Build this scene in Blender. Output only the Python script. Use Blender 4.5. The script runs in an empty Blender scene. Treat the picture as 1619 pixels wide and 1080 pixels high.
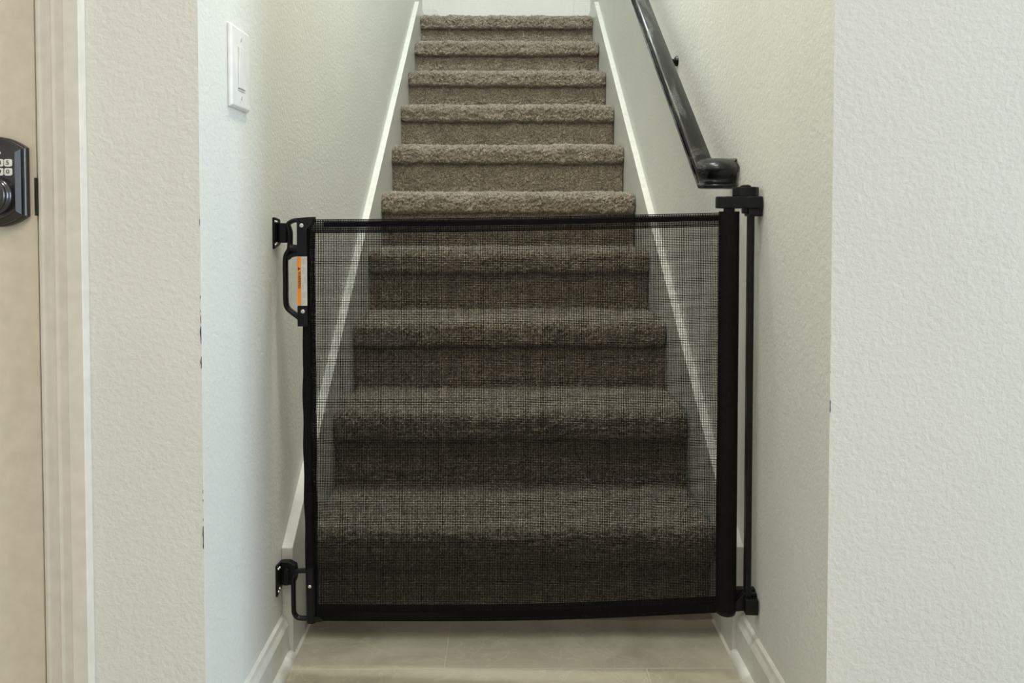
import bpy, bmesh, math, random
import numpy as np
from mathutils import Vector, Matrix

random.seed(7)
rng = np.random.default_rng(7)
S = bpy.context.scene
C = S.collection
PI = math.pi

# ------------------------------------------------------------------ camera
F_PX = 1221.45
cam_d = bpy.data.cameras.new('camera')
cam_d.sensor_fit = 'HORIZONTAL'
cam_d.sensor_width = 36.0
cam_d.lens = 36.0 * F_PX / 1619.0
cam_d.shift_x = 8.73 / 1619.0
cam_d.shift_y = -167.4 / 1619.0
cam_d.clip_start = 0.02
cam = bpy.data.objects.new('camera', cam_d)
cam.location = (0, 0, 0.9033)
cam.rotation_euler = (PI / 2 - 0.0295, 0, -0.0051)
C.objects.link(cam)
S.camera = cam

# ------------------------------------------------------------------ view, world, lights
S.view_settings.view_transform = 'Standard'
S.view_settings.look = 'None'
S.view_settings.gamma = 1.0
S.view_settings.use_curve_mapping = False
S.view_settings.exposure = 0.0

W = bpy.data.worlds.new('sky'); S.world = W
W.use_nodes = True
W.node_tree.nodes['Background'].inputs['Color'].default_value = (0.75, 0.87, 1.0, 1)
W.node_tree.nodes['Background'].inputs['Strength'].default_value = 0.4

def area(name, loc, size, power, col, target=None, shape='RECTANGLE', rot=None, spread=None):
    d = bpy.data.lights.new(name, 'AREA')
    d.shape = shape
    d.size = size[0]
    if len(size) > 1: d.size_y = size[1]
    d.energy = power; d.color = col
    if spread: d.spread = spread
    o = bpy.data.objects.new(name, d); C.objects.link(o)
    o.location = loc
    if rot is not None: o.rotation_euler = rot
    else: o.rotation_euler = (Vector(target) - Vector(loc)).to_track_quat('-Z', 'Y').to_euler()
    return o

# daylight entering by the tall window in the right-hand wall of the room
area('window_daylight', (3.62, 0.32, 1.2), (0.62, 2.0), 100, (0.69, 0.83, 1.0), target=(0, 0.32, 1.1))
# ceiling lights of the room in front of the stair
area('room_ceiling_light', (-0.5, -0.9, 2.66), (1.2, 1.2), 40, (1.0, 0.85, 0.72), target=(-0.5, -0.9, 0))
area('passage_ceiling_light', (0.05, 1.05, 2.66), (0.22,), 16.5, (1.0, 0.96, 0.80), target=(0.05, 1.05, 0), shape='DISK')
# lights of the stairwell
area('stair_foot_light', (0.0, 1.90, 2.66), (0.22,), 8, (0.97, 1.0, 0.86), target=(0.0, 1.75, 0), shape='DISK')
area('stair_ceiling_light', (0.0, 2.42, 4.40), (0.4,), 60, (0.90, 0.97, 0.98), target=(0.0, 2.42, 0), shape='DISK')

# ------------------------------------------------------------------ materials
def mat(name):
    m = bpy.data.materials.new(name); m.use_nodes = True
    nt = m.node_tree; return m, nt, nt.nodes['Principled BSDF']

def coords(nt, scale=(1, 1, 1), loc=(0, 0, 0), rot=(0, 0, 0)):
    tc = nt.nodes.new('ShaderNodeTexCoord'); mp = nt.nodes.new('ShaderNodeMapping')
    mp.inputs['Scale'].default_value = scale; mp.inputs['Location'].default_value = loc
    mp.inputs['Rotation'].default_value = rot
    nt.links.new(tc.outputs['Object'], mp.inputs['Vector'])
    return mp.outputs['Vector']

def noise(nt, vec, scale, detail=2, rough=0.5, dist=0):
    n = nt.nodes.new('ShaderNodeTexNoise')
    n.inputs['Scale'].default_value = scale; n.inputs['Detail'].default_value = detail
    n.inputs['Roughness'].default_value = rough; n.inputs['Distortion'].default_value = dist
    nt.links.new(vec, n.inputs['Vector']); return n.outputs['Fac']

def ramp(nt, fac, stops):
    r = nt.nodes.new('ShaderNodeValToRGB')
    e = r.color_ramp.elements
    while len(e) < len(stops): e.new(0.5)
    for i, (p, c) in enumerate(stops):
        e[i].position = p; e[i].color = (*c, 1)
    nt.links.new(fac, r.inputs['Fac']); return r.outputs['Color']

def bump(nt, b, h, dist, strength=1.0, prev=None):
    n = nt.nodes.new('ShaderNodeBump'); n.inputs['Distance'].default_value = dist
    n.inputs['Strength'].default_value = strength
    nt.links.new(h, n.inputs['Height'])
    if prev is not None: nt.links.new(prev, n.inputs['Normal'])
    nt.links.new(n.outputs['Normal'], b.inputs['Normal']); return n.outputs['Normal']

def mixrgb(nt, fac, a, c, mode='MIX'):
    n = nt.nodes.new('ShaderNodeMix'); n.data_type = 'RGBA'; n.blend_type = mode
    if isinstance(fac, float): n.inputs[0].default_value = fac
    else: nt.links.new(fac, n.inputs[0])
    for s, v in ((6, a), (7, c)):
        if isinstance(v, tuple): n.inputs[s].default_value = (*v, 1)
        else: nt.links.new(v, n.inputs[s])
    return n.outputs[2]

def wall_paint(name, col, d=0.0012, s=95):
    m, nt, b = mat(name)
    v = coords(nt)
    b.inputs['Roughness'].default_value = 0.62
    c = noise(nt, v, 3.0, 3)
    b.inputs['Base Color'].default_value = (*col, 1)
    cc = ramp(nt, c, [(0.3, tuple(x * 0.97 for x in col)), (0.7, tuple(min(1, x * 1.02) for x in col))])
    nt.links.new(cc, b.inputs['Base Color'])
    n1 = noise(nt, v, s, 4, 0.6, 0.25)
    r1 = ramp(nt, n1, [(0.30, (0, 0, 0)), (0.72, (1, 1, 1))])
    p = bump(nt, b, r1, d)
    n2 = noise(nt, v, s * 3.2, 2, 0.5)
    bump(nt, b, n2, d * 0.35, 1.0, p)
    return m

def plain(name, col, rough=0.4, spec=0.5, metal=0.0, bn=None):
    m, nt, b = mat(name)
    b.inputs['Roughness'].default_value = rough; b.inputs['Metallic'].default_value = metal
    b.inputs['Specular IOR Level'].default_value = spec
    v = coords(nt)
    n = noise(nt, v, 40, 3)
    cc = ramp(nt, n, [(0.3, tuple(x * 0.94 for x in col)), (0.7, tuple(min(1, x * 1.05) for x in col))])
    nt.links.new(cc, b.inputs['Base Color'])
    if bn: bump(nt, b, noise(nt, v, bn[0], 2), bn[1])
    return m

M = {}
M['wall'] = wall_paint('wall_paint', (0.68, 0.685, 0.645), 0.00062, 105)
M['ceiling'] = wall_paint('ceiling_paint', (0.78, 0.77, 0.74), 0.001, 80)
M['trim'] = plain('semi_gloss_trim_paint', (0.63, 0.63, 0.585), 0.32, bn=(60, 0.0002))
M['door'] = plain('door_paint', (0.64, 0.595, 0.495), 0.45, bn=(250, 0.00012))
M['casing'] = plain('casing_paint', (0.66, 0.635, 0.575), 0.30, bn=(40, 0.0002))
M['white'] = plain('switch_white_plastic', (0.74, 0.74, 0.71), 0.3)
M['slot'] = plain('dark_slot', (0.25, 0.25, 0.24), 0.6)
M['black'] = plain('black_plastic', (0.0055, 0.006, 0.0072), 0.33, 0.22, bn=(400, 0.0001))
M['mesh'] = plain('black_mesh_yarn', (0.006, 0.006, 0.006), 0.8, 0.1)
M['tubefab'] = plain('rolled_mesh_fabric', (0.006, 0.006, 0.006), 0.8, 0.2)
M['bronze'] = plain('dark_bronze', (0.012, 0.011, 0.011), 0.27, 0.7)
M['bluebronze'] = plain('satin_black_bevel', (0.016, 0.016, 0.018), 0.22, 0.8)
M['screw'] = plain('zinc_screw', (0.75, 0.75, 0.72), 0.25, metal=0.9)
M['key'] = plain('white_keypad_key', (0.72, 0.72, 0.68), 0.4)
M['ink'] = plain('black_ink', (0.03, 0.03, 0.03), 0.6)
M['orange'] = plain('orange_label', (0.90, 0.29, 0.012), 0.45)
M['label'] = plain('white_label', (0.62, 0.60, 0.57), 0.45)
M['greyink'] = plain('grey_fine_print', (0.42, 0.41, 0.40), 0.6)
M['scuff'] = plain('dark_corner_chip', (0.06, 0.065, 0.09), 0.8)
M['crumb'] = plain('white_fleck', (0.85, 0.84, 0.8), 0.6)
M['caulk'] = plain('caulk_line', (0.66, 0.62, 0.54), 0.5)

# rolled tube: fine woven grid in the base material
def fabric_roll():
    m, nt, b = mat('rolled_black_mesh')
    v = coords(nt, (1, 1, 1))
    w = nt.nodes.new('ShaderNodeTexWave'); w.wave_type = 'BANDS'; w.bands_direction = 'Z'
    w.inputs['Scale'].default_value = 95; nt.links.new(v, w.inputs['Vector'])
    w2 = nt.nodes.new('ShaderNodeTexWave'); w2.wave_type = 'BANDS'; w2.bands_direction = 'X'
    w2.inputs['Scale'].default_value = 95; nt.links.new(v, w2.inputs['Vector'])
    mu = nt.nodes.new('ShaderNodeMath'); mu.operation = 'MULTIPLY'
    nt.links.new(w.outputs['Fac'], mu.inputs[0]); nt.links.new(w2.outputs['Fac'], mu.inputs[1])
    c = ramp(nt, mu.outputs[0], [(0.2, (0.004, 0.004, 0.004)), (0.9, (0.012, 0.012, 0.012))])
    nt.links.new(c, b.inputs['Base Color']); b.inputs['Roughness'].default_value = 0.7
    b.inputs['Specular IOR Level'].default_value = 0.1
    bump(nt, b, mu.outputs[0], 0.0005)
    return m
M['roll'] = fabric_roll()

def carpet():
    m, nt, b = mat('taupe_cut_pile_carpet')
    v = coords(nt)
    n1 = noise(nt, v, 210, 3, 0.65, 0.8)
    c1 = ramp(nt, n1, [(0.30, (0.045, 0.037, 0.027)), (0.47, (0.250, 0.209, 0.157)), (0.70, (0.70, 0.61, 0.48))])
    n2 = noise(nt, v, 22, 3, 0.6)
    c2 = ramp(nt, n2, [(0.32, (0.72, 0.70, 0.68)), (0.68, (1.0, 1.0, 1.0))])
    cc = mixrgb(nt, 1.0, c1, c2, 'MULTIPLY')
    nt.links.new(cc, b.inputs['Base Color'])
    b.inputs['Roughness'].default_value = 0.95
    b.inputs['Specular IOR Level'].default_value = 0.1
    b.inputs['Sheen Weight'].default_value = 0.35
    b.inputs['Sheen Roughness'].default_value = 0.5
    p = bump(nt, b, n1, 0.006)
    n3 = noise(nt, v, 420, 2, 0.6)
    bump(nt, b, n3, 0.002, 1.0, p)
    return m
M['carpet'] = carpet()

def tiles():
    m, nt, b = mat('grey_stone_look_tile')
    v = coords(nt, loc=(-0.285, -1.505, 0))
    br = nt.nodes.new('ShaderNodeTexBrick')
    br.offset = 1 / 3; br.offset_frequency = 2; br.squash = 1.0
    br.inputs['Scale'].default_value = 1.0
    br.inputs['Brick Width'].default_value = 1.2; br.inputs['Row Height'].default_value = 0.6
    br.inputs['Mortar Size'].default_value = 0.002; br.inputs['Mortar Smooth'].default_value = 0.3
    br.inputs['Bias'].default_value = 0.0
    br.inputs['Color1'].default_value = (0.86, 0.86, 0.86, 1); br.inputs['Color2'].default_value = (1, 1, 1, 1)
    br.inputs['Mortar'].default_value = (1, 1, 1, 1)
    nt.links.new(v, br.inputs['Vector'])
    base = coords(nt, rot=(0, 0, 0.5))
    n = noise(nt, base, 3.2, 6, 0.62, 0.8)
    c = ramp(nt, n, [(0.30, (0.28, 0.25, 0.185)), (0.50, (0.395, 0.362, 0.277)), (0.72, (0.48, 0.445, 0.35))])
    nv = noise(nt, base, 5.5, 5, 0.55, 2.2)
    sub = nt.nodes.new('ShaderNodeMath'); sub.operation = 'SUBTRACT'; sub.inputs[1].default_value = 0.5
    nt.links.new(nv, sub.inputs[0])
    ab = nt.nodes.new('ShaderNodeMath'); ab.operation = 'ABSOLUTE'; nt.links.new(sub.outputs[0], ab.inputs[0])
    vein = ramp(nt, ab.outputs[0], [(0.0, (1, 1, 1)), (0.012, (0, 0, 0))])
    msk = noise(nt, base, 2.3, 2)
    mv = nt.nodes.new('ShaderNodeMath'); mv.operation = 'MULTIPLY'
    nt.links.new(vein, mv.inputs[0]); nt.links.new(msk, mv.inputs[1])
    m2 = nt.nodes.new('ShaderNodeMath'); m2.operation = 'MULTIPLY'; m2.inputs[1].default_value = 0.5
    nt.links.new(mv.outputs[0], m2.inputs[0])
    c = mixrgb(nt, m2.outputs[0], c, (0.62, 0.57, 0.44))
    c = mixrgb(nt, 1.0, c, br.outputs['Color'], 'MULTIPLY')
    c = mixrgb(nt, br.outputs['Fac'], c, (0.44, 0.40, 0.32))
    nt.links.new(c, b.inputs['Base Color'])
    b.inputs['Roughness'].default_value = 0.42
    iv = nt.nodes.new('ShaderNodeMath'); iv.operation = 'SUBTRACT'; iv.inputs[0].default_value = 1.0
    nt.links.new(br.outputs['Fac'], iv.inputs[1])
    bump(nt, b, iv.outputs[0], 0.0008)
    return m
M['tile'] = tiles()

def rail_mat():
    m, nt, b = mat('black_painted_wood')
    v = coords(nt, scale=(1, 1, 1))
    n1 = noise(nt, coords(nt, scale=(14, 5, 5)), 1.0, 4, 0.6, 1.4)
    n2 = noise(nt, v, 330, 3, 0.7)
    mu = nt.nodes.new('ShaderNodeMath'); mu.operation = 'MULTIPLY'
    r1 = ramp(nt, n1, [(0.49, (0, 0, 0)), (0.56, (1, 1, 1))]); r2 = ramp(nt, n2, [(0.38, (0, 0, 0)), (0.7, (1, 1, 1))])
    nt.links.new(r1, mu.inputs[0]); nt.links.new(r2, mu.inputs[1])
    c = mixrgb(nt, mu.outputs[0], (0.006, 0.0068, 0.0066), (0.15, 0.16, 0.155))   # dust lying on the rail
    nt.links.new(c, b.inputs['Base Color'])
    ro = ramp(nt, mu.outputs[0], [(0, (0.30, 0.30, 0.30)), (1, (0.75, 0.75, 0.75))])
    nt.links.new(ro, b.inputs['Roughness'])
    b.inputs['Specular IOR Level'].default_value = 0.5
    bump(nt, b, noise(nt, coords(nt, scale=(60, 8, 8)), 4, 3), 0.0004)
    return m
M['rail'] = rail_mat()

# ------------------------------------------------------------------ mesh helpers
def link(name, me, m, parent=None):
    o = bpy.data.objects.new(name, me)
    for mm in (m if isinstance(m, (list, tuple)) else [m]): me.materials.append(mm)
    C.objects.link(o)
    if parent: o.parent = parent
    return o

def obj(name, bm, m, parent=None, bevel=0, seg=2, smooth=False):
    me = bpy.data.meshes.new(name)
    bmesh.ops.recalc_face_normals(bm, faces=bm.faces[:])
    bm.to_mesh(me); bm.free()
    if smooth:
        for p in me.polygons: p.use_smooth = len(p.vertices) <= 4
    o = link(name, me, m, parent)
    if bevel:
        md = o.modifiers.new('bevel', 'BEVEL'); md.width = bevel; md.segments = seg; md.limit_method = 'ANGLE'
        md.angle_limit = math.radians(40)
    return o

def empty(name, loc=(0, 0, 0), rz=0):
    o = bpy.data.objects.new(name, None); C.objects.link(o)
    o.location = loc; o.rotation_euler = (0, 0, rz); o.empty_display_size = 0.05
    return o

def tag(o, label=None, cat=None, group=None, kind=None):
    if label: o['label'] = label
    if cat: o['category'] = cat
    if group: o['group'] = group
    if kind: o['kind'] = kind
    return o

def bx(bm, a, b, mi=0):
    x0, y0, z0 = a; x1, y1, z1 = b
    vs = [bm.verts.new(p) for p in ((x0, y0, z0), (x1, y0, z0), (x1, y1, z0), (x0, y1, z0),
                                    (x0, y0, z1), (x1, y0, z1), (x1, y1, z1), (x0, y1, z1))]
    for f in ((0, 3, 2, 1), (4, 5, 6, 7), (0, 1, 5, 4), (1, 2, 6, 5), (2, 3, 7, 6), (3, 0, 4, 7)):
        bm.faces.new([vs[i] for i in f]).material_index = mi
    return vs

def box(a, b): bm = bmesh.new(); bx(bm, a, b); return bm

def prism(bm, poly, axis, lo, hi, mi=0):
    """extrude a 2D polygon along axis; poly coords are the two other axes in order"""
    def P(p, t):
        if axis == 'x': return (t, p[0], p[1])
        if axis == 'y': return (p[0], t, p[1])
        return (p[0], p[1], t)
    A = [bm.verts.new(P(p, lo)) for p in poly]; B = [bm.verts.new(P(p, hi)) for p in poly]
    n = len(poly)
    bm.faces.new(A).material_index = mi; bm.faces.new(B[::-1]).material_index = mi
    for i in range(n):
        bm.faces.new((A[i], A[(i + 1) % n], B[(i + 1) % n], B[i])).material_index = mi
    return bm

def cyl(bm, c0, c1, r0, r1=None, n=32, mi=0):
    r1 = r0 if r1 is None else r1
    c0 = Vector(c0); c1 = Vector(c1); d = (c1 - c0).normalized()
    u = d.orthogonal().normalized(); w = d.cross(u)
    A = []; B = []
    for i in range(n):
        t = 2 * PI * i / n; e = u * math.cos(t) + w * math.sin(t)
        A.append(bm.verts.new(c0 + e * r0)); B.append(bm.verts.new(c1 + e * r1))
    bm.faces.new(A[::-1]).material_index = mi; bm.faces.new(B).material_index = mi
    for i in range(n):
        f = bm.faces.new((A[i], A[(i + 1) % n], B[(i + 1) % n], B[i])); f.material_index = mi
    return bm

def tube(bm, pts, rx, ry=None, n=14, closed=False, sub=6):
    """sweep an ellipse (rx in the XZ plane, ry along Y) along a smooth path lying in an XZ plane"""
    ry = ry or rx
    P = [Vector(p) for p in pts]
    Q = []
    m = len(P)
    for i in range(m - 1):
        p0 = P[max(i - 1, 0)]; p1 = P[i]; p2 = P[i + 1]; p3 = P[min(i + 2, m - 1)]
        for k in range(sub):
            t = k / sub
            Q.append(0.5 * ((2 * p1) + (p2 - p0) * t + (2 * p0 - 5 * p1 + 4 * p2 - p3) * t * t + (3 * p1 - p0 - 3 * p2 + p3) * t ** 3))
    Q.append(P[-1])
    rings = []
    Y = Vector((0, 1, 0))
    for i, q in enumerate(Q):
        d = (Q[min(i + 1, len(Q) - 1)] - Q[max(i - 1, 0)]).normalized()
        s = d.cross(Y).normalized()
        rings.append([bm.verts.new(q + s * rx * math.cos(2 * PI * k / n) + Y * ry * math.sin(2 * PI * k / n)) for k in range(n)])
    for a, b in zip(rings, rings[1:]):
        for k in range(n): bm.faces.new((a[k], a[(k + 1) % n], b[(k + 1) % n], b[k]))
    bm.faces.new(rings[0]); bm.faces.new(rings[-1][::-1])
    return bm

def np_mesh(name, V, Fq, m, parent=None, smooth=True):
    me = bpy.data.meshes.new(name)
    V = np.ascontiguousarray(V, dtype=np.float32); Fq = np.ascontiguousarray(Fq, dtype=np.int32)
    me.vertices.add(len(V)); me.vertices.foreach_set('co', V.ravel())
    me.loops.add(Fq.size); me.loops.foreach_set('vertex_index', Fq.ravel())
    me.polygons.add(len(Fq))
    me.polygons.foreach_set('loop_start', np.arange(0, Fq.size, 4, dtype=np.int32))
    me.update(calc_edges=True); me.validate()
    me.polygons.foreach_set('use_smooth', np.full(len(me.polygons), smooth))
    return link(name, me, m, parent)

def text_bm(s, size, extrude, M4, xs=1.0):
    cu = bpy.data.curves.new('lettering', 'FONT'); cu.body = s; cu.size = size; cu.extrude = extrude
    cu.align_x = 'CENTER'; cu.align_y = 'CENTER'; cu.resolution_u = 3; cu.offset = size * 0.012
    o = bpy.data.objects.new('lettering', cu)
    me = bpy.data.meshes.new_from_object(o)
    bm = bmesh.new(); bm.from_mesh(me)
    bmesh.ops.transform(bm, matrix=M4 @ Matrix.Diagonal((xs, 1, 1, 1)), verts=bm.verts[:])
    bpy.data.objects.remove(o); bpy.data.curves.remove(cu); bpy.data.meshes.remove(me)
    return bm

def merge(dst, src, mi=0):
    mp = {v: dst.verts.new(v.co) for v in src.verts}
    for f in src.faces:
        try: dst.faces.new([mp[v] for v in f.verts]).material_index = mi
        except ValueError: pass
    src.free()

# ------------------------------------------------------------------ key dimensions
XL, XR = -0.447, 0.489          # stair wall surfaces
SL, SR = -0.4247, 0.4673        # skirt board faces
YF = 1.144                      # front wall plane
RISE, RUN, NOSE1 = 0.19, 0.262, 1.655
OV = 0.024                      # nosing overhang
Z0 = 0.025
NSTEP = 10
YB = 4.35                       # back wall of the landing
HC, HS = 2.70, 4.45             # ceilings
RX0, RX1, RY0 = -2.0, 3.6, -2.6 # the room in front

# ------------------------------------------------------------------ floor and ceilings
def struct(name, bm, m, parent=None, bevel=0, kind=True):
    o = obj(name, bm, m, parent, bevel)
    if parent is None: o['kind'] = 'structure'
    return o

bm = box((RX0 - .15, RY0 - .15, -0.10), (RX1 + .15, YB + .1, 0.0)); struct('floor', bm, M['tile'])
bm = box((RX0 - .15, RY0 - .15, HC), (RX1 + .15, YF + .9, HC + .12)); struct('ceiling', bm, M['ceiling'])
bm = box((XL - .15, YF + .9, HS), (XR + .15, YB + .15, HS + .12)); struct('ceiling_stair', bm, M['ceiling'])
bm = box((XL - .001, YF + .9 - .12, HC + .12), (XR + .001, YF + .9, HS + .12)); struct('wall_header', bm, M['wall'])

# ------------------------------------------------------------------ walls of the stair
bm = box((XL - .14, YF, 0), (XL, YB + .12, HS)); struct('wall_stair_left', bm, M['wall'])
bm = box((XR, YF, 0), (XR + .14, YB + .12, HS)); struct('wall_stair_right', bm, M['wall'])
bm = box((XL, YB, 0), (XR, YB + .12, HS)); bx(bm, (0.397, YB - .012, 0), (XR, YB, HS)); struct('wall_back', bm, M['wall'])
# walls of the room facing the viewer, left one with the doorway
DX1 = -0.684                     # latch-side jamb
DX0 = DX1 - 0.82
CAS = -0.612                     # outer edge of the casing
bm = bmesh.new()
bx(bm, (DX1 + .014, YF, 0), (XL - .14, YF + .14, HC))
bx(bm, (RX0 - .15, YF, 0), (DX0 - .014, YF + .14, HC))
bx(bm, (DX0 - .014, YF, 2.06), (DX1 + .014, YF + .14, HC))
wfl = struct('wall_front_left', bm, M['wall'])
bm = box((XR + .14, YF, 0), (RX1 + .15, YF + .14, HC)); wfr = struct('wall_front_right', bm, M['wall'])
# the rest of the room behind the viewer
bm = box((RX0 - .15, RY0 - .15, 0), (RX0, YF + .14, HC)); struct('wall_left', bm, M['wall'])
bm = box((RX0 - .15, RY0 - .15, 0), (RX1 + .15, RY0, HC)); struct('wall_rear', bm, M['wall'])
WY0, WY1, WZ0, WZ1 = 0.0, 0.66, 0.18, 2.25
bm = bmesh.new()
bx(bm, (RX1, RY0, 0), (RX1 + .15, WY0, HC)); bx(bm, (RX1, WY1, 0), (RX1 + .15, YF + .14, HC))
bx(bm, (RX1, WY0, 0), (RX1 + .15, WY1, WZ0)); bx(bm, (RX1, WY0, WZ1), (RX1 + .15, WY1, HC))
struct('wall_right', bm, M['wall'])
bm = bmesh.new()
for a, b in (((RX1 + .05, WY0, WZ0), (RX1 + .09, WY0 + .035, WZ1)), ((RX1 + .05, WY1 - .035, WZ0), (RX1 + .09, WY1, WZ1)),
             ((RX1 + .05, WY0, WZ0), (RX1 + .09, WY1, WZ0 + .035)), ((RX1 + .05, WY0, WZ1 - .035), (RX1 + .09, WY1, WZ1))):
    bx(bm, a, b)
struct('window_1', bm, M['trim'])

# small dark chips along the two outer corners
def chips(name, parent, x, sgn, zs):
    bm = bmesh.new()
    for z, h, w in zs:
        n = max(2, int(h / 0.004)); prev = None
        for i in range(n + 1):
            t = z - h / 2 + h * i / n
            ww = w * random.uniform(0.35, 1.0) * (0.35 if i in (0, n) else 1)
            a = bm.verts.new((x - sgn * 0.0002, YF - 0.0005, t)); b = bm.verts.new((x + sgn * ww, YF - 0.0005, t))
            c = bm.verts.new((x + sgn * 0.0006, YF + ww * 0.8, t))
            if prev:
                bm.faces.new((prev[0], prev[1], b, a)); bm.faces.new((prev[0], a, c, prev[2]))
            prev = (a, b, c)
    o = obj(name, bm, M['scuff'], parent); return o
def zf(v): return 0.9033 + YF * (-(v - 540 + 167.4) / 1221.45 - 0.0295)
chips('corner_chip', wfl, XL, -1, [(zf(352), .010, .0016), (zf(470), .006, .0012), (zf(492), .004, .001),
      (zf(505), .012, .0020), (zf(530), .026, .0022), (zf(574), .018, .0022), (zf(781), .006, .0013),
      (zf(795), .004, .0012), (zf(855), .035, .0021), (zf(826), .004, .001)])
chips('corner_chip', wfr, XR, 1, [(zf(532), .003, .0008), (zf(645), .020, .0014), (zf(590), .003, .0006)])

# ------------------------------------------------------------------ door, casing, keypad lock
bm = bmesh.new()
bx(bm, (DX0 + .003, YF + .003, .008), (DX1 - .0042, YF + .047, 2.04))
door = obj('door_1', bm, M['door'], bevel=.0015); door['kind'] = 'structure'
bm = bmesh.new()   # jamb + moulded casing, extruded profile
# profile in (x, y) for the right-hand leg, mirrored for the left
prof = [(DX1, YF + .14), (DX1, YF - .001), (DX1 + .005, YF - .004), (DX1 + .006, YF - .0095), (DX1 + .010, YF - .011),
        (DX1 + .018, YF - .0095), (DX1 + .027, YF - .0120), (DX1 + .031, YF - .0145), (DX1 + .036, YF - .0140),
        (DX1 + .047, YF - .0150), (DX1 + .049, YF - .0168), (DX1 + .0705, YF - .0170), (CAS, YF - .0155), (CAS, YF - .0002),
        (DX1 + .014, YF - .0002), (DX1 + .014, YF + .14)]
prism(bm, prof, 'z', 0, 2.11)
mid = (DX0 + DX1) / 2
prism(bm, [(2 * mid - x, y) for x, y in prof], 'z', 0, 2.11)
bx(bm, (DX0, YF - .017, 2.04), (DX1, YF + .14, 2.11))
tr = obj('trim_1', bm, M['casing']); tr['kind'] = 'structure'
# strike plate lip on the jamb edge
bm = bmesh.new()
prism(bm, [(DX1 - .0045, YF - .0015), (DX1 - .0035, YF - .005), (DX1 + .0002, YF - .006), (DX1 + .0002, YF + .02), (DX1 - .0015, YF + .02), (DX1 - .0015, YF + .001)],
      'z', 0.899, 0.955)
obj('strike_plate', bm, M['bronze'], tr, bevel=.001)

lx = -0.740; lz = 0.9485; ly = YF + .003
lock = bpy.data.objects.new('keypad_lock', None)
def plate_outline(w, h, hc):
    # flat sides, arched top and bottom
    pts = []
    zs = h / 2 - hc
    for i in range(13):
        t = i / 12
        pts.append((w * (1 - 2 * t), zs + hc * (1 - (1 - 2 * t) ** 2) if 0 < t < 1 else zs))
    return pts + [(-x, -z) for x, z in pts]
def plate_ring(bm, rings):
    rows = []
    for w, h, hc, y in rings:
        rows.append([bm.verts.new((lx + x, y, lz + z)) for x, z in plate_outline(w, h, hc)])
    n = len(rows[0])
    for a, b in zip(rows, rows[1:]):
        for i in range(n): bm.faces.new((a[i], a[(i + 1) % n], b[(i + 1) % n], b[i]))
    bm.faces.new(rows[-1])
    return bm
bm = bmesh.new()
plate_ring(bm, [(.0415, .132, .016, ly), (.0415, .132, .016, ly - .008), (.0400, .1295, .0158, ly - .010), (.0385, .1275, .0155, ly - .0105),
                (.0375, .126, .0152, ly - .0145), (.0325, .112, .0135, ly - .0205), (.0315, .110, .013, ly - .0200)])
lock = obj('keypad_lock', bm, M['bronze'], door)
tag(lock, 'black keypad lock with white number keys')
yk = ly - .0195
for r in range(2):
    for c in range(5):
        cx = lx + (c - 2) * 0.0118; cz = 0.9757 - r * 0.0130
        k = bmesh.new(); bx(k, (cx - .0051, yk - .003, cz - .0054), (cx + .0051, yk + .001, cz + .0054))
        bmesh.ops.bevel(k, geom=[e for e in k.edges if abs((e.verts[0].co - e.verts[1].co).y) > .001], offset=.0024, segments=4, profile=0.5, affect='EDGES')
        s = '1234567890'[r * 5 + c]
        merge(k, text_bm(s, .0085, .0001, Matrix.Translation((cx, yk - .0032, cz)) @ Matrix.Rotation(PI / 2, 4, 'X'), 1.25), 1)
        obj('key', k, [M['key'], M['ink']], lock)
bm = bmesh.new()
n = 28
ring = [bm.verts.new((lx + .0125 * math.cos(2 * PI * i / n), yk - .0028, 0.9900 + .0048 * math.sin(2 * PI * i / n))) for i in range(n)]
ring2 = [bm.verts.new((v.co.x, yk + .001, v.co.z)) for v in ring]
bm.faces.new(ring)
for i in range(n): bm.faces.new((ring[i], ring2[i], ring2[(i + 1) % n], ring[(i + 1) % n]))
obj('call_button', bm, M['key'], lock)
bm = bmesh.new()   # thumb-turn knob, a turned dome
zc = 0.928; prev = None; nn = 40
rad = [(.0285, 0), (.0285, .003), (.0265, .005), (.0235, .008), (.0235, .010), (.0270, .012), (.0275, .016), (.0240, .019), (.012, .021), (.0005, .0215)]
for r, d in rad:
    cur = [bm.verts.new((lx + r * math.cos(2 * PI * i / nn), yk - d, zc + r * math.sin(2 * PI * i / nn))) for i in range(nn)]
    if prev:
        for i in range(nn): bm.faces.new((prev[i], prev[(i + 1) % nn], cur[(i + 1) % nn], cur[i]))
    prev = cur
bm.faces.new(prev)
obj('thumb_turn', bm, M['bluebronze'], lock, smooth=True)

# ------------------------------------------------------------------ skirt boards, baseboards, shoe moulding
def zsk(y): return 0.222 + 0.723 * (y - 1.540)
YE = 3.97
def skirt(name, x0, x1):
    bm = bmesh.new()
    prism(bm, [(1.545, 0.0), (1.545, zsk(1.545)), (YE, zsk(YE)), (YB - .0005, zsk(YE)), (YB - .0005, 0.0)], 'x', x0, x1)
    return struct(name, bm, M['trim'], bevel=.0015)
skirt('trim_2', XL, SL); skirt('trim_3', SR, XR)

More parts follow.
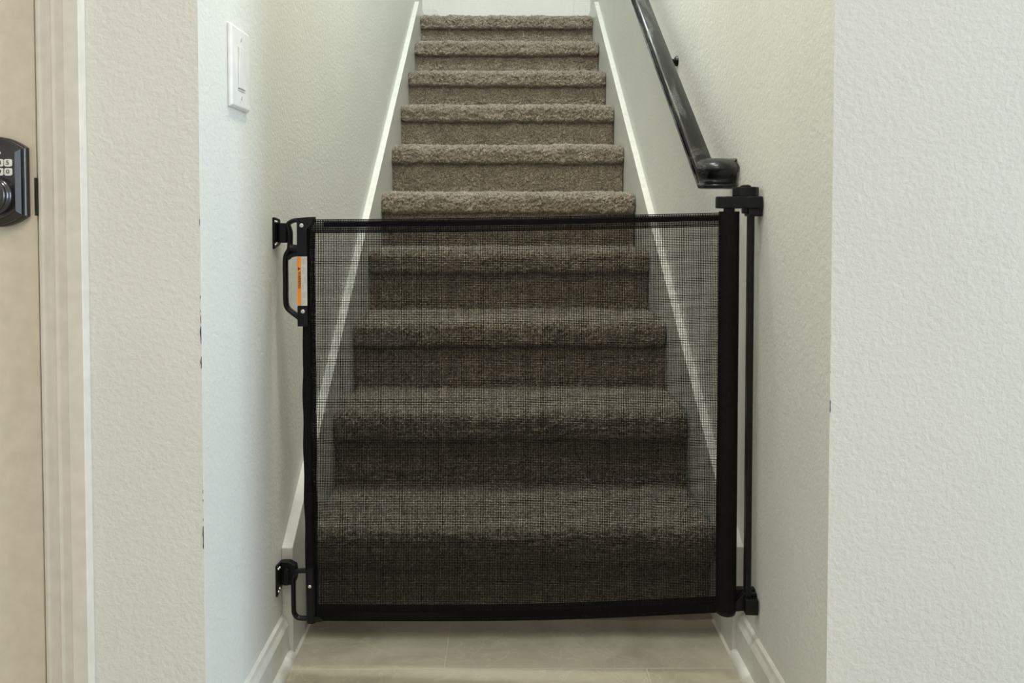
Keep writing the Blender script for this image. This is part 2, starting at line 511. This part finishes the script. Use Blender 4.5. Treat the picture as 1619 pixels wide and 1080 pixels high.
def baseboard(name, wx, s, y0, y1):
    """board against the wall plane x = wx, growing by s (+1 to the right)"""
    bm = bmesh.new()
    prof = [(0, 0), (.014, 0), (.014, .070), (.012, .074), (.0085, .080), (.006, .0875), (.0015, .0905), (0, .0905)]
    prism(bm, [(wx + s * p[0], p[1]) for p in prof], 'y', y0, y1)
    return struct(name, bm, M['trim'])
baseboard('baseboard_stair_left', XL, 1, YF - .012, 1.545)
baseboard('baseboard_stair_right', XR, -1, YF - .012, 1.545)
def shoe(name, wx, s, y0, y1):
    bm = bmesh.new()
    prof = [(0, 0)] + [(  .014 * math.cos(t), .018 * math.sin(t)) for t in [i * PI / 16 for i in range(9)]]
    prism(bm, [(wx + s * p[0], p[1]) for p in prof], 'y', y0, y1)
    o = struct(name, bm, M['trim']); return o
shoe('trim_4', XL + .014, 1, YF - .02, 1.5445); shoe('trim_5', XR - .014, -1, YF - .02, 1.5445)
def bb_front(name, x0, x1):
    bm = bmesh.new()
    prof = [(0, 0), (.014, 0), (.014, .070), (.012, .074), (.0085, .080), (.006, .0875), (.0015, .0905), (0, .0905)]
    prism(bm, [(YF - p[0], p[1]) for p in prof], 'x', x0, x1)
    struct(name, bm, M['trim'])
bb_front('baseboard_front_left', CAS, XL + .014); bb_front('baseboard_front_right', XR - .014, RX1)
# caulk line where the skirt meets the floor
for nm, x, s in (('trim_6', SL, 1), ('trim_7', SR, -1)):
    bm = bmesh.new(); prism(bm, [(x, 0), (x + s * .004, 0), (x, .005)], 'y', 1.546, 1.685)
    struct(nm, bm, M['caulk'])
# short baseboard return on the back wall of the landing
bm = bmesh.new()
bb = [(XL, 1.92), (-.355, 1.92), (-.355, 2.012), (-.372, 2.036), (XL, 2.036)]
prism(bm, bb, 'y', YB - .014, YB); struct('baseboard_back', bm, M['trim'])

# ------------------------------------------------------------------ carpeted staircase
def smooth_noise(nu, nv, cu, cv):
    g = rng.standard_normal((int(nu / cu) + 3, int(nv / cv) + 3))
    u = np.linspace(0, g.shape[0] - 2.001, nu); v = np.linspace(0, g.shape[1] - 2.001, nv)
    iu = u.astype(int); iv = v.astype(int); fu = (u - iu); fv = (v - iv)
    fu = fu * fu * (3 - 2 * fu); fv = fv * fv * (3 - 2 * fv)
    a = g[iu][:, iv]; b = g[iu + 1][:, iv]; c = g[iu][:, iv + 1]; d = g[iu + 1][:, iv + 1]
    fu = fu[:, None]; fv = fv[None, :]
    return (a * (1 - fu) + b * fu) * (1 - fv) + (c * (1 - fu) + d * fu) * fv

def resample(poly, step):
    P = np.array(poly, float); seg = np.sqrt(((P[1:] - P[:-1]) ** 2).sum(1)); L = np.concatenate([[0], np.cumsum(seg)])
    n = int(L[-1] / step) + 1; t = np.linspace(0, L[-1], n)
    return np.stack([np.interp(t, L, P[:, 0]), np.interp(t, L, P[:, 1])], 1)

STEP = 0.0030
def carpet_sheet(name, poly, parent, round_end=0.0, lump=0.0030, tuft=0.0019):
    q = resample(poly, STEP)
    n = len(q)
    d = np.gradient(q, axis=0); nrm = np.stack([-d[:, 1], d[:, 0]], 1)
    nrm = nrm / np.maximum(np.linalg.norm(nrm, axis=1, keepdims=True), 1e-9)
    # average the normals over the folds
    for _ in range(4): nrm[1:-1] = (nrm[:-2] + 2 * nrm[1:-1] + nrm[2:]) / 4
    x = np.arange(SL + .0006, SR - .0006, STEP); mx = len(x)
    h = tuft * rng.standard_normal((mx, n)) * 0.55 + tuft * smooth_noise(mx, n, 2.2, 2.2) + lump * 0.5 * smooth_noise(mx, n, 9, 7) \
        + lump * 0.55 * smooth_noise(mx, n, 34, 14)
    e = np.minimum(x - SL, SR - x)
    if round_end: h = h - (round_end * np.clip(1 - e / 0.022, 0, 1) ** 2)[:, None]
    fade = np.ones(n); k = 3; fade[:k] = np.linspace(0, 1, k); fade[-k:] = np.linspace(1, 0, k)
    h = h * fade[None, :]
    Y = q[None, :, 0] + nrm[None, :, 0] * h; Z = q[None, :, 1] + nrm[None, :, 1] * h
    jx = rng.standard_normal((mx, n)) * 0.0005; jx[0] = jx[-1] = 0
    X = np.clip(x[:, None] + jx, SL + .0003, SR - .0003)
    V = np.stack([X, Y, Z], 2).reshape(-1, 3)
    I = np.arange(mx * n).reshape(mx, n)
    Fq = np.stack([I[:-1, :-1], I[1:, :-1], I[1:, 1:], I[:-1, 1:]], 2).reshape(-1, 4)
    return np_mesh(name, V, Fq, M['carpet'], parent, smooth=True)

stairs = empty('carpeted_staircase', (0, 0, 0))
tag(stairs, 'staircase of ten steps wrapped in taupe cut-pile carpet behind the black mesh gate', 'stairs')
TH = 0.073
for k in range(1, NSTEP + 1):
    yn = NOSE1 + (k - 1) * RUN; zt = Z0 + k * RISE; yr = yn + (OV if k > 1 else .058); zb = 0.0 if k == 1 else Z0 + (k - 1) * RISE
    carpet_sheet('riser', [(yr, zb - .004 if k > 1 else zb), (yr + .001, zb + .02), (yr, zt - TH + .004)], stairs, lump=.0015, tuft=.0015)
    # profile travels from under the nosing, round the front, back over the tread
    prof = [(yr + .004, zt - TH + .006), (yr - .003, zt - TH + .001), (yn + .016, zt - TH + .001)]
    for i in range(9):                         # lower front roll
        t = PI / 2 * i / 8; prof.append((yn + .013 - .013 * math.sin(t), zt - TH + .013 + .001 - .013 * math.cos(t)))
    for i in range(13):                        # upper front roll
        t = PI / 2 * i / 12; prof.append((yn + .028 - .028 * math.cos(t), zt - .028 + .028 * math.sin(t)))
    end = yn + RUN + OV + .004 if k < NSTEP else YB - .015
    prof += [(yn + .06, zt + .0005), (end, zt)]
    # normals must point out: flip by reversing the travel sign (profile runs anticlockwise seen from +x)
    carpet_sheet('tread', prof, stairs, round_end=.010)
# small white fleck on the first tread
bm = bmesh.new(); bmesh.ops.create_icosphere(bm, subdivisions=2, radius=.0028, matrix=Matrix.Translation((-0.1835, 1.865, Z0 + RISE + .0035)) @ Matrix.Diagonal((1.2, 1, .7, 1)))
fleck = obj('lint_fleck', bm, M['crumb']); tag(fleck, 'tiny white fleck lying on the lowest carpeted tread', 'crumb')

# ------------------------------------------------------------------ handrail
rail_root = empty('handrail', (0.44, 1.6, 1.0))
tag(rail_root, 'black moulded wooden handrail climbing the right stair wall with a mitred return', 'handrail')
# loaf-shaped section: u across (0 = inner/left edge), w height
SEC = [(.004, 0), (.049, 0), (.053, .003), (.053, .009), (.047, .012), (.0455, .019), (.050, .025), (.0565, .034), (.058, .041),
       (.054, .050), (.045, .0565), (.034, .060), (.0265, .061), (.019, .060), (.008, .0565), (-.001, .050), (-.005, .041),
       (-.0035, .034), (.003, .025), (.0075, .019), (.006, .012), (0, .009), (0, .003)]
def chaikin(P, n=2):
    for _ in range(n):
        Q = []
        for a, b in zip(P, P[1:] + P[:1]):
            Q += [(a[0] * .75 + b[0] * .25, a[1] * .75 + b[1] * .25), (a[0] * .25 + b[0] * .75, a[1] * .25 + b[1] * .75)]
        P = Q
    return P
SEC = chaikin(SEC)
RX = 0.398; RYf = 1.590; RZ = 0.953; SL_R = 0.722
bm = bmesh.new()
# the sloping rail: mitred against the return at 45 degrees in plan (plane y - RYf = x - RX)
low = []; high = []
YTOP = 4.05
for u, w in SEC:
    xx = RX + (u + .005) * 0.86
    yl = RYf + (xx - RX)
    low.append(bm.verts.new((xx, yl, RZ + w * 1.06)))
    high.append(bm.verts.new((xx, YTOP, RZ + w * 1.06 + (YTOP - RYf) * SL_R)))
n = len(SEC)
for i in range(n): bm.faces.new((low[i], low[(i + 1) % n], high[(i + 1) % n], high[i]))
bm.faces.new(low); bm.faces.new(high[::-1])
o = obj('rail', bm, M['rail'], rail_root, smooth=True); o.location = -Vector(rail_root.location)
bm = bmesh.new()
# the return: same section turned 90 degrees, running to the wall; its outer face looks at the room
A = []; B = []
for u, w in SEC:
    yy = RYf + (u + .005) * 0.86
    A.append(bm.verts.new((RX + (yy - RYf), yy, RZ + w * 1.06)))
    B.append(bm.verts.new((min(XR - .0005, .4835 - u) if u < .02 else XR - .0005, yy, RZ + w * 1.06)))
for i in range(n): bm.faces.new((A[i], A[(i + 1) % n], B[(i + 1) % n], B[i]))
bm.faces.new(A); bm.faces.new(B[::-1])
o = obj('rail_return', bm, M['rail'], rail_root, smooth=True); o.location = -Vector(rail_root.location)
for yb in (2.17, 3.5):
    zb = RZ + (yb - RYf) * SL_R
    bm = bmesh.new()
    cyl(bm, (XR, yb, zb - .045), (XR - .007, yb, zb - .045), .015, .013)
    tube(bm, [(XR - .004, yb, zb - .045), (XR - .03, yb, zb - .043), (XR - .052, yb, zb - .030), (XR - .060, yb, zb - .004), (XR - .060, yb, zb + .006)], .0065)
    bx(bm, (XR - .078, yb - .035, zb - .002), (XR - .042, yb + .035, zb + .001))
    o = obj('rail_bracket', bm, M['black'], rail_root, smooth=False); o.location = -Vector(rail_root.location)

# ------------------------------------------------------------------ light switch
sw = empty('light_switch', (XL, 1.310, 1.145))
tag(sw, 'white rocker light switch with cover plate on the left stair wall', 'light switch')
def L(o): o.location = Vector((0, 0, 0)); return o
bm = bmesh.new()
a = [(0, -.046, -.068), (0, .046, -.068), (0, .046, .068), (0, -.046, .068)]
b_ = [(.0035, -.046, -.068), (.0035, .046, -.068), (.0035, .046, .068), (.0035, -.046, .068)]
c_ = [(.0075, -.0425, -.0645), (.0075, .0425, -.0645), (.0075, .0425, .0645), (.0075, -.0425, .0645)]
rs = [[bm.verts.new(p) for p in r] for r in (a, b_, c_)]
for r0, r1 in zip(rs, rs[1:]):
    for i in range(4): bm.faces.new((r0[i], r0[(i + 1) % 4], r1[(i + 1) % 4], r1[i]))
bm.faces.new(rs[0][::-1]); bm.faces.new(rs[2])
obj('cover_plate', bm, M['white'], sw, bevel=.0015, seg=3)
bm = bmesh.new()
prism(bm, [(.0074, -.0335), (.0092, -.0335), (.0120, .0335), (.0074, .0335)], 'y', -.0165, .0165)
obj('rocker', bm, M['white'], sw, bevel=.0008)
bm = bmesh.new()
bm.free()
for za, zb in ((-.0348, -.0340), (-.0382, -.0374), (.0337, .0343)):
    obj('rocker_gap', box((.0072, -.0175, za), (.0079, .0175, zb)), M['slot'], sw)
for z in (.049, -.049):
    s = bmesh.new(); cyl(s, (.0070, 0, z), (.0083, 0, z), .0036, n=20)
    so = obj('screw', s, M['white'], sw)
    s = bmesh.new(); bx(s, (.0082, -.0008, z - .003), (.0086, .0008, z + .003)); obj('screw_slot', s, M['slot'], so)

# ------------------------------------------------------------------ retractable mesh safety gate
# local frame: origin under the latch post, x along the panel, the wall side a little nearer to the room
GX, GY = -0.380, 1.505
ANG = math.atan2(-0.040, 0.81)
gate = empty('safety_gate', (GX, GY, 0.0), ANG)
tag(gate, 'black retractable mesh safety gate stretched across the foot of the stairs', 'gate')
GW = 0.811                       # local x of the roller tube centre
CA = math.cos(ANG)
def lx_(X): return (X - GX) / CA          # local x of a point standing on the gate plane

P_ = 0.00325                      # thread pitch
def thread_mesh(name, zb_f, zt_f, x0, x1, pitch, tw, yoff, parent, jitter=0.00006):
    Vs = []; Fs = []; base = 0
    def strip(cent, wdir, hw, hd):
        nonlocal base
        n = len(cent)
        c = np.array(cent)
        w = np.array(wdir) * hw; dd = np.array([0, 1, 0]) * hd
        ring = np.stack([c - w - dd, c + w - dd, c + w + dd, c - w + dd], 1)     # n,4,3
        Vs.append(ring.reshape(-1, 3))
        i = np.arange(n - 1)[:, None] * 4 + base
        for k in range(4):
            k2 = (k + 1) % 4
            Fs.append(np.concatenate([i + k, i + k2, i + 4 + k2, i + 4 + k], 1))
        base += n * 4
    xs = np.arange(x0, x1, pitch)
    for x in xs:
        zt = zt_f(x); zb = zb_f(x)
        zz = np.linspace(zb, zt, 14)
        xx = x + rng.normal(0, jitter) + 0.0009 * np.sin(zz * 7 + x * 3)
        yy = yoff + ripple(xx, zz)
        strip(np.stack([xx, yy, zz], 1), (1, 0, 0), tw / 2 * rng.uniform(.85, 1.2), .00025)
    nr = int((zt_f(x0) - zb_f(x0)) / pitch)
    for j in range(nr + 1):
        t = j / nr
        xx = np.linspace(x0, x1, 50)
        zz = zb_f(xx) * (1 - t) + zt_f(xx) * t + rng.normal(0, jitter)
        yy = yoff + 0.0004 + ripple(xx, zz)
        strip(np.stack([xx, yy, zz], 1), (0, 0, 1), tw / 2 * rng.uniform(.8, 1.25), .00025)
    return np_mesh(name, np.concatenate(Vs), np.concatenate(Fs), M['mesh'], parent, smooth=False)

def ripple(x, z):
    e = np.exp(-((x - .012) / .02) ** 2)
    return 0.0015 * np.sin(x * 9 + z * 3) + 0.002 * e * np.sin(z * 45)
XT = GW - .010
def f_top(x): return 0.8895 + 0.0135 * (x / XT) - 0.0022 * np.sin(PI * np.clip(x / XT, 0, 1))
def f_bot(x): return 0.0985 + 0.034 * (np.clip(x / XT, 0, 1)) ** 1.3 - 0.004 * np.sin(PI * np.clip(x / XT, 0, 1))
thread_mesh('mesh_panel', f_bot, f_top, .006, XT, P_, .00112, 0.0, gate)
thread_mesh('top_hem', lambda x: f_top(x) - .0245, f_top, .0031, XT, P_, .00150, .0016, gate)
thread_mesh('bottom_hem', lambda x: f_bot(x) + .0005, lambda x: f_bot(x) + .030, .012, XT, P_ * .62, .00150, .0016, gate)
def band(name, zb_f, zt_f, x0, x1, y0, y1, m):
    xs = np.linspace(x0, x1, 60); V = []
    for x in xs:
        r = float(ripple(x, .88))
        V += [(x, y0 + r, zb_f(x)), (x, y1 + r, zb_f(x)), (x, y1 + r, zt_f(x)), (x, y0 + r, zt_f(x))]
    F = []
    for i in range(59):
        for k in range(4):
            F.append((i * 4 + k, i * 4 + (k + 1) % 4, i * 4 + 4 + (k + 1) % 4, i * 4 + 4 + k))
    F.append((0, 1, 2, 3)); F.append((236, 239, 238, 237))
    return np_mesh(name, np.array(V), np.array(F), m, gate, smooth=False)
band('stiffener_strip', lambda x: f_top(x) - .0145, lambda x: f_top(x) - .0045, lx_(-.348), XT, .0020, .0026, M['mesh'])
band('bottom_stiffener', lambda x: f_bot(x) + .004, lambda x: f_bot(x) + .0165, .02, XT, .0020, .0026, M['mesh'])
# selvedge: darker folded edge beside the latch post
thread_mesh('side_hem', lambda x: f_bot(x) + .002, lambda x: f_top(x) - .026, .0035, .0145, .0019, .0014, .0014, gate)

# latch post: wrapped rod
bm = bmesh.new()
zz = np.linspace(.20, .69, 60); prev = None; nn = 16
for z in zz:
    r = .0088 + .0007 * math.sin(z * 60) * (1 if .25 < z < .6 else .3)
    cur = [bm.verts.new((r * math.cos(2 * PI * i / nn) + .0012 * math.sin(z * 9) - .001, r * math.sin(2 * PI * i / nn), z)) for i in range(nn)]
    if prev:
        for i in range(nn): bm.faces.new((prev[i], prev[(i + 1) % nn], cur[(i + 1) % nn], cur[i]))
    prev = cur
obj('latch_post', bm, M['roll'], gate, smooth=True)

def gx(X): return X - GX          # local x from a world x near the post
bm = bmesh.new()    # upper latch handle
bx(bm, (gx(-.3965), -.011, .683), (gx(-.3775), .011, .892))
bx(bm, (gx(-.3970), -.012, .683), (gx(-.3770), .012, .722))
prism(bm, [(gx(-.378), .895), (gx(-.397), .893), (gx(-.397), .820), (gx(-.378), .820), (gx(-.3775), .872), (gx(-.3665), .884), (gx(-.3665), .8955)], 'y', -.0125, .0125)
tube(bm, [(gx(-.394), 0, .889), (gx(-.405), 0, .8885), (gx(-.4150), 0, .884), (gx(-.4185), 0, .877)], .0045, .009)
tube(bm, [(gx(-.4185), 0, .880), (gx(-.4140), 0, .866), (gx(-.4140), 0, .845), (gx(-.4140), 0, .832)], .0050, .008)
tube(bm, [(gx(-.392), 0, .833), (gx(-.400), 0, .8325), (gx(-.410), 0, .834), (gx(-.4155), 0, .838)], .0085, .009)
tube(bm, [(gx(-.414), 0, .842), (gx(-.4155), 0, .832), (gx(-.4215), 0, .821), (gx(-.4235), 0, .808), (gx(-.4235), 0, .768), (gx(-.4235), 0, .734),
          (gx(-.4205), 0, .7185), (gx(-.410), 0, .7085), (gx(-.393), 0, .696)], .0050, .009)
tube(bm, [(gx(-.419), 0, .815), (gx(-.410), 0, .8215), (gx(-.392), 0, .824)], .005, .008)
handle = obj('latch_handle', bm, M['black'], gate, bevel=.0015)
# screws of the handle
def screw(parent, x, y, z, ax='y', r=.0042, s=-1):
    b = bmesh.new()
    d = Vector((0, s, 0)) if ax == 'y' else Vector((s, 0, 0))
    c = Vector((x, y, z))
    cyl(b, c, c + d * .0012, r, r * .93, n=24); cyl(b, c + d * .0012, c + d * .0022, r * .9, r * .55, n=24)
    cyl(b, c + d * .0021, c + d * .0024, r * .25, r * .25, n=10, mi=1)
    return obj('screw', b, [M['screw'], M['slot']], parent)
screw(handle, gx(-.3872), -.0122, .879); screw(handle, gx(-.3860), -.0118, .7125)
# warning label on the handle body
lab = obj('warning_label', box((gx(-.3965), -.0118, .7235), (gx(-.3775), -.0110, .8190)), M['label'], handle)
tag(lab, 'orange and white warning label')
obj('orange_band', box((gx(-.3964), -.0121, .7245), (gx(-.3892), -.0117, .8180)), M['orange'], handle)
R = Matrix.Translation((gx(-.3925), -.0123, .7735)) @ Matrix.Rotation(PI / 2, 4, 'X') @ Matrix.Rotation(-PI / 2, 4, 'Z')
tb = text_bm('WARNING', .0078, .00008, R, .86)
tri = [(gx(-.3902), .7915), (gx(-.3902), .7975), (gx(-.3952), .7945)]
b2 = bmesh.new(); prism(b2, [(p[0], p[1]) for p in [(gx(-.3950), .7920), (gx(-.3950), .7985), (gx(-.3900), .79525)]], 'y', -.0124, -.0121); merge(tb, b2)
obj('warning_text', tb, M['ink'], handle)
bm = bmesh.new()
z = .8155
while z > .727:
    ln = random.uniform(.010, .016)
    for xx in (-.3868, -.3850, -.3832, -.3814):
        if random.random() < .8: bx(bm, (gx(xx), -.0120, max(z - ln, .7255)), (gx(xx) + .0006, -.0117, z))
    z -= ln + .0035
obj('fine_print', bm, M['greyink'], handle)
# lower hook
bm = bmesh.new()
cyl(bm, (gx(-.3770), 0, .096), (gx(-.3790), 0, .206), .0098, .0092, n=24)
tube(bm, [(gx(-.380), 0, .1975), (gx(-.398), 0, .1975), (gx(-.4065), 0, .195), (gx(-.4125), 0, .187), (gx(-.4130), 0, .170), (gx(-.4130), 0, .128),
          (gx(-.4120), 0, .113), (gx(-.4055), 0, .1045), (gx(-.396), 0, .1025), (gx(-.380), 0, .1025)], .0045, .006)
prism(bm, [(gx(-.372), .1085), (gx(-.360), .1085), (gx(-.3545), .1035), (gx(-.357), .0985), (gx(-.372), .0975)], 'y', -.006, .006)
hook = obj('lower_hook', bm, M['black'], gate, bevel=.0008)
screw(hook, gx(-.3775), -.0095, .171, r=.0036)

# roller tube wrapped with the rolled fabric
bm = bmesh.new(); cyl(bm, (GW, 0, .1385), (GW, 0, .906), .0192, n=48)
obj('roller_tube', bm, M['roll'], gate, smooth=False, bevel=.001)
# spindle neck and upper mount
bm = bmesh.new(); cyl(bm, (GW, 0, .900), (GW, 0, .914), .0105, n=32); obj('spindle', bm, M['black'], gate)
WX = lx_(XR) + .0005
bm = bmesh.new()
pl = []
for i in range(17):
    t = PI / 2 + PI * i / 16; pl.append((GW - .006 + .0195 * math.cos(t), .0195 * math.sin(t)))
pl += [(WX - .030, -.0195), (WX - .026, -.023), (WX - .004, -.023), (WX - .0015, -.019), (WX - .0015, .020), (WX - .03, .0195)]
prism(bm, pl, 'z', .9115, .9345)
bx(bm, (WX - .0275, -.018, .8965), (WX - .0015, .016, .915)); bx(bm, (WX - .034, -.012, .9015), (WX - .026, .012, .915))
um = obj('upper_mount', bm, M['black'], gate, bevel=.0028, seg=3)
bm = bmesh.new()   # lobed locking knob
kx = WX - .029; nn = 60; rows = []
for zk, s in ((.934, .97), (.936, 1.0), (.9500, 1.0), (.9520, .965)):
    rows.append([bm.verts.new((kx + (.0238 * s + .0009 * math.cos(6 * 2 * PI * i / nn)) * math.cos(2 * PI * i / nn),
                               (.0200 * s + .0009 * math.cos(6 * 2 * PI * i / nn)) * math.sin(2 * PI * i / nn), zk)) for i in range(nn)])
for a, b in zip(rows, rows[1:]):
    for i in range(nn): bm.faces.new((a[i], a[(i + 1) % nn], b[(i + 1) % nn], b[i]))
bm.faces.new(rows[0][::-1]); bm.faces.new(rows[-1])
cyl(bm, (kx, 0, .9515), (kx, 0, .9545), .0105, .010, n=28); cyl(bm, (kx, 0, .9545), (kx, 0, .9565), .010, .006, n=28)
obj('locking_knob', bm, M['black'], um)
# mounting rod and lower mount
RXD = lx_(.4700)
bm = bmesh.new(); prism(bm, [(RXD - .0055, -.009), (RXD - .0020, -.0115), (RXD + .0035, -.0115), (RXD + .0058, -.009), (RXD + .0058, .006), (RXD - .0055, .006)], 'z', .162, .905)
obj('mounting_rod', bm, M['black'], gate, bevel=.001)
bm = bmesh.new()
prism(bm, [(GW + .004, .138), (GW + .021, .138), (WX - .022, .140), (WX - .0015, .140), (WX - .0015, .174), (WX - .026, .174), (GW + .019, .1585), (GW + .004, .148)], 'y', -.006, .016)
bx(bm, (WX - .027, -.020, .1385), (WX - .0025, .013, .168))
prism(bm, [(GW + .012, .160), (GW + .020, .177), (WX - .0018, .1775), (WX - .0018, .154)], 'y', .006, .018)
cyl(bm, (GW, 0, .1325), (GW, 0, .140), .0180, .0195, n=40)
obj('lower_mount', bm, M['black'], gate, bevel=.0015)

# ------------------------------------------------------------------ wall brackets that catch the gate
def bracket(z0, label, lower):
    r = empty('gate_bracket', (XL, 1.522, z0))
    tag(r, label, 'bracket')
    bm = bmesh.new()
    prism(bm, [(-.021, -.031), (-.015, -.0305), (.0205, -.024), (.0205, .026), (-.015, .031), (-.021, .0305)], 'x', 0.0003, .0045)
    obj('mounting_plate', bm, M['black'], r, bevel=.0012)
    bm = bmesh.new()
    if lower:
        prism(bm, [(.004, -.018), (.026, -.020), (.031, -.017), (.0345, -.008), (.0345, .008), (.033, .020), (.020, .027), (.004, .027)], 'y', .004, .0200)
        prism(bm, [(.010, -.017), (.021, -.017), (.021, .014), (.017, .017), (.010, .014)], 'y', -.003, .006)
    else:
        prism(bm, [(.004, -.004), (.010, -.0075), (.0225, -.0075), (.0265, -.004), (.0240, .0190), (.004, .0190)], 'z', -.0195, .0190)
    obj('catch', bm, M['black'], r, bevel=.0015)
    bm = bmesh.new(); bx(bm, (.003, -.015, .0095), (.0052, -.0055, .0108)) ; bx(bm, (.003, -.012, -.012), (.0052, -.0055, .0085)); obj('rib', bm, M['black'], r, bevel=.0004)
    for yy, zz in ((-.0155, .0225), (-.0065, .0215), (-.0155, -.0225), (-.0065, -.0205)):
        screw(r, .0043, yy, zz, 'x', .0026, 1)
    return r
bracket(.864, 'upper black screw-on bracket on the left wall holding the gate handle', False)
bracket(.178, 'lower black screw-on bracket near the left baseboard holding the gate hook', True)
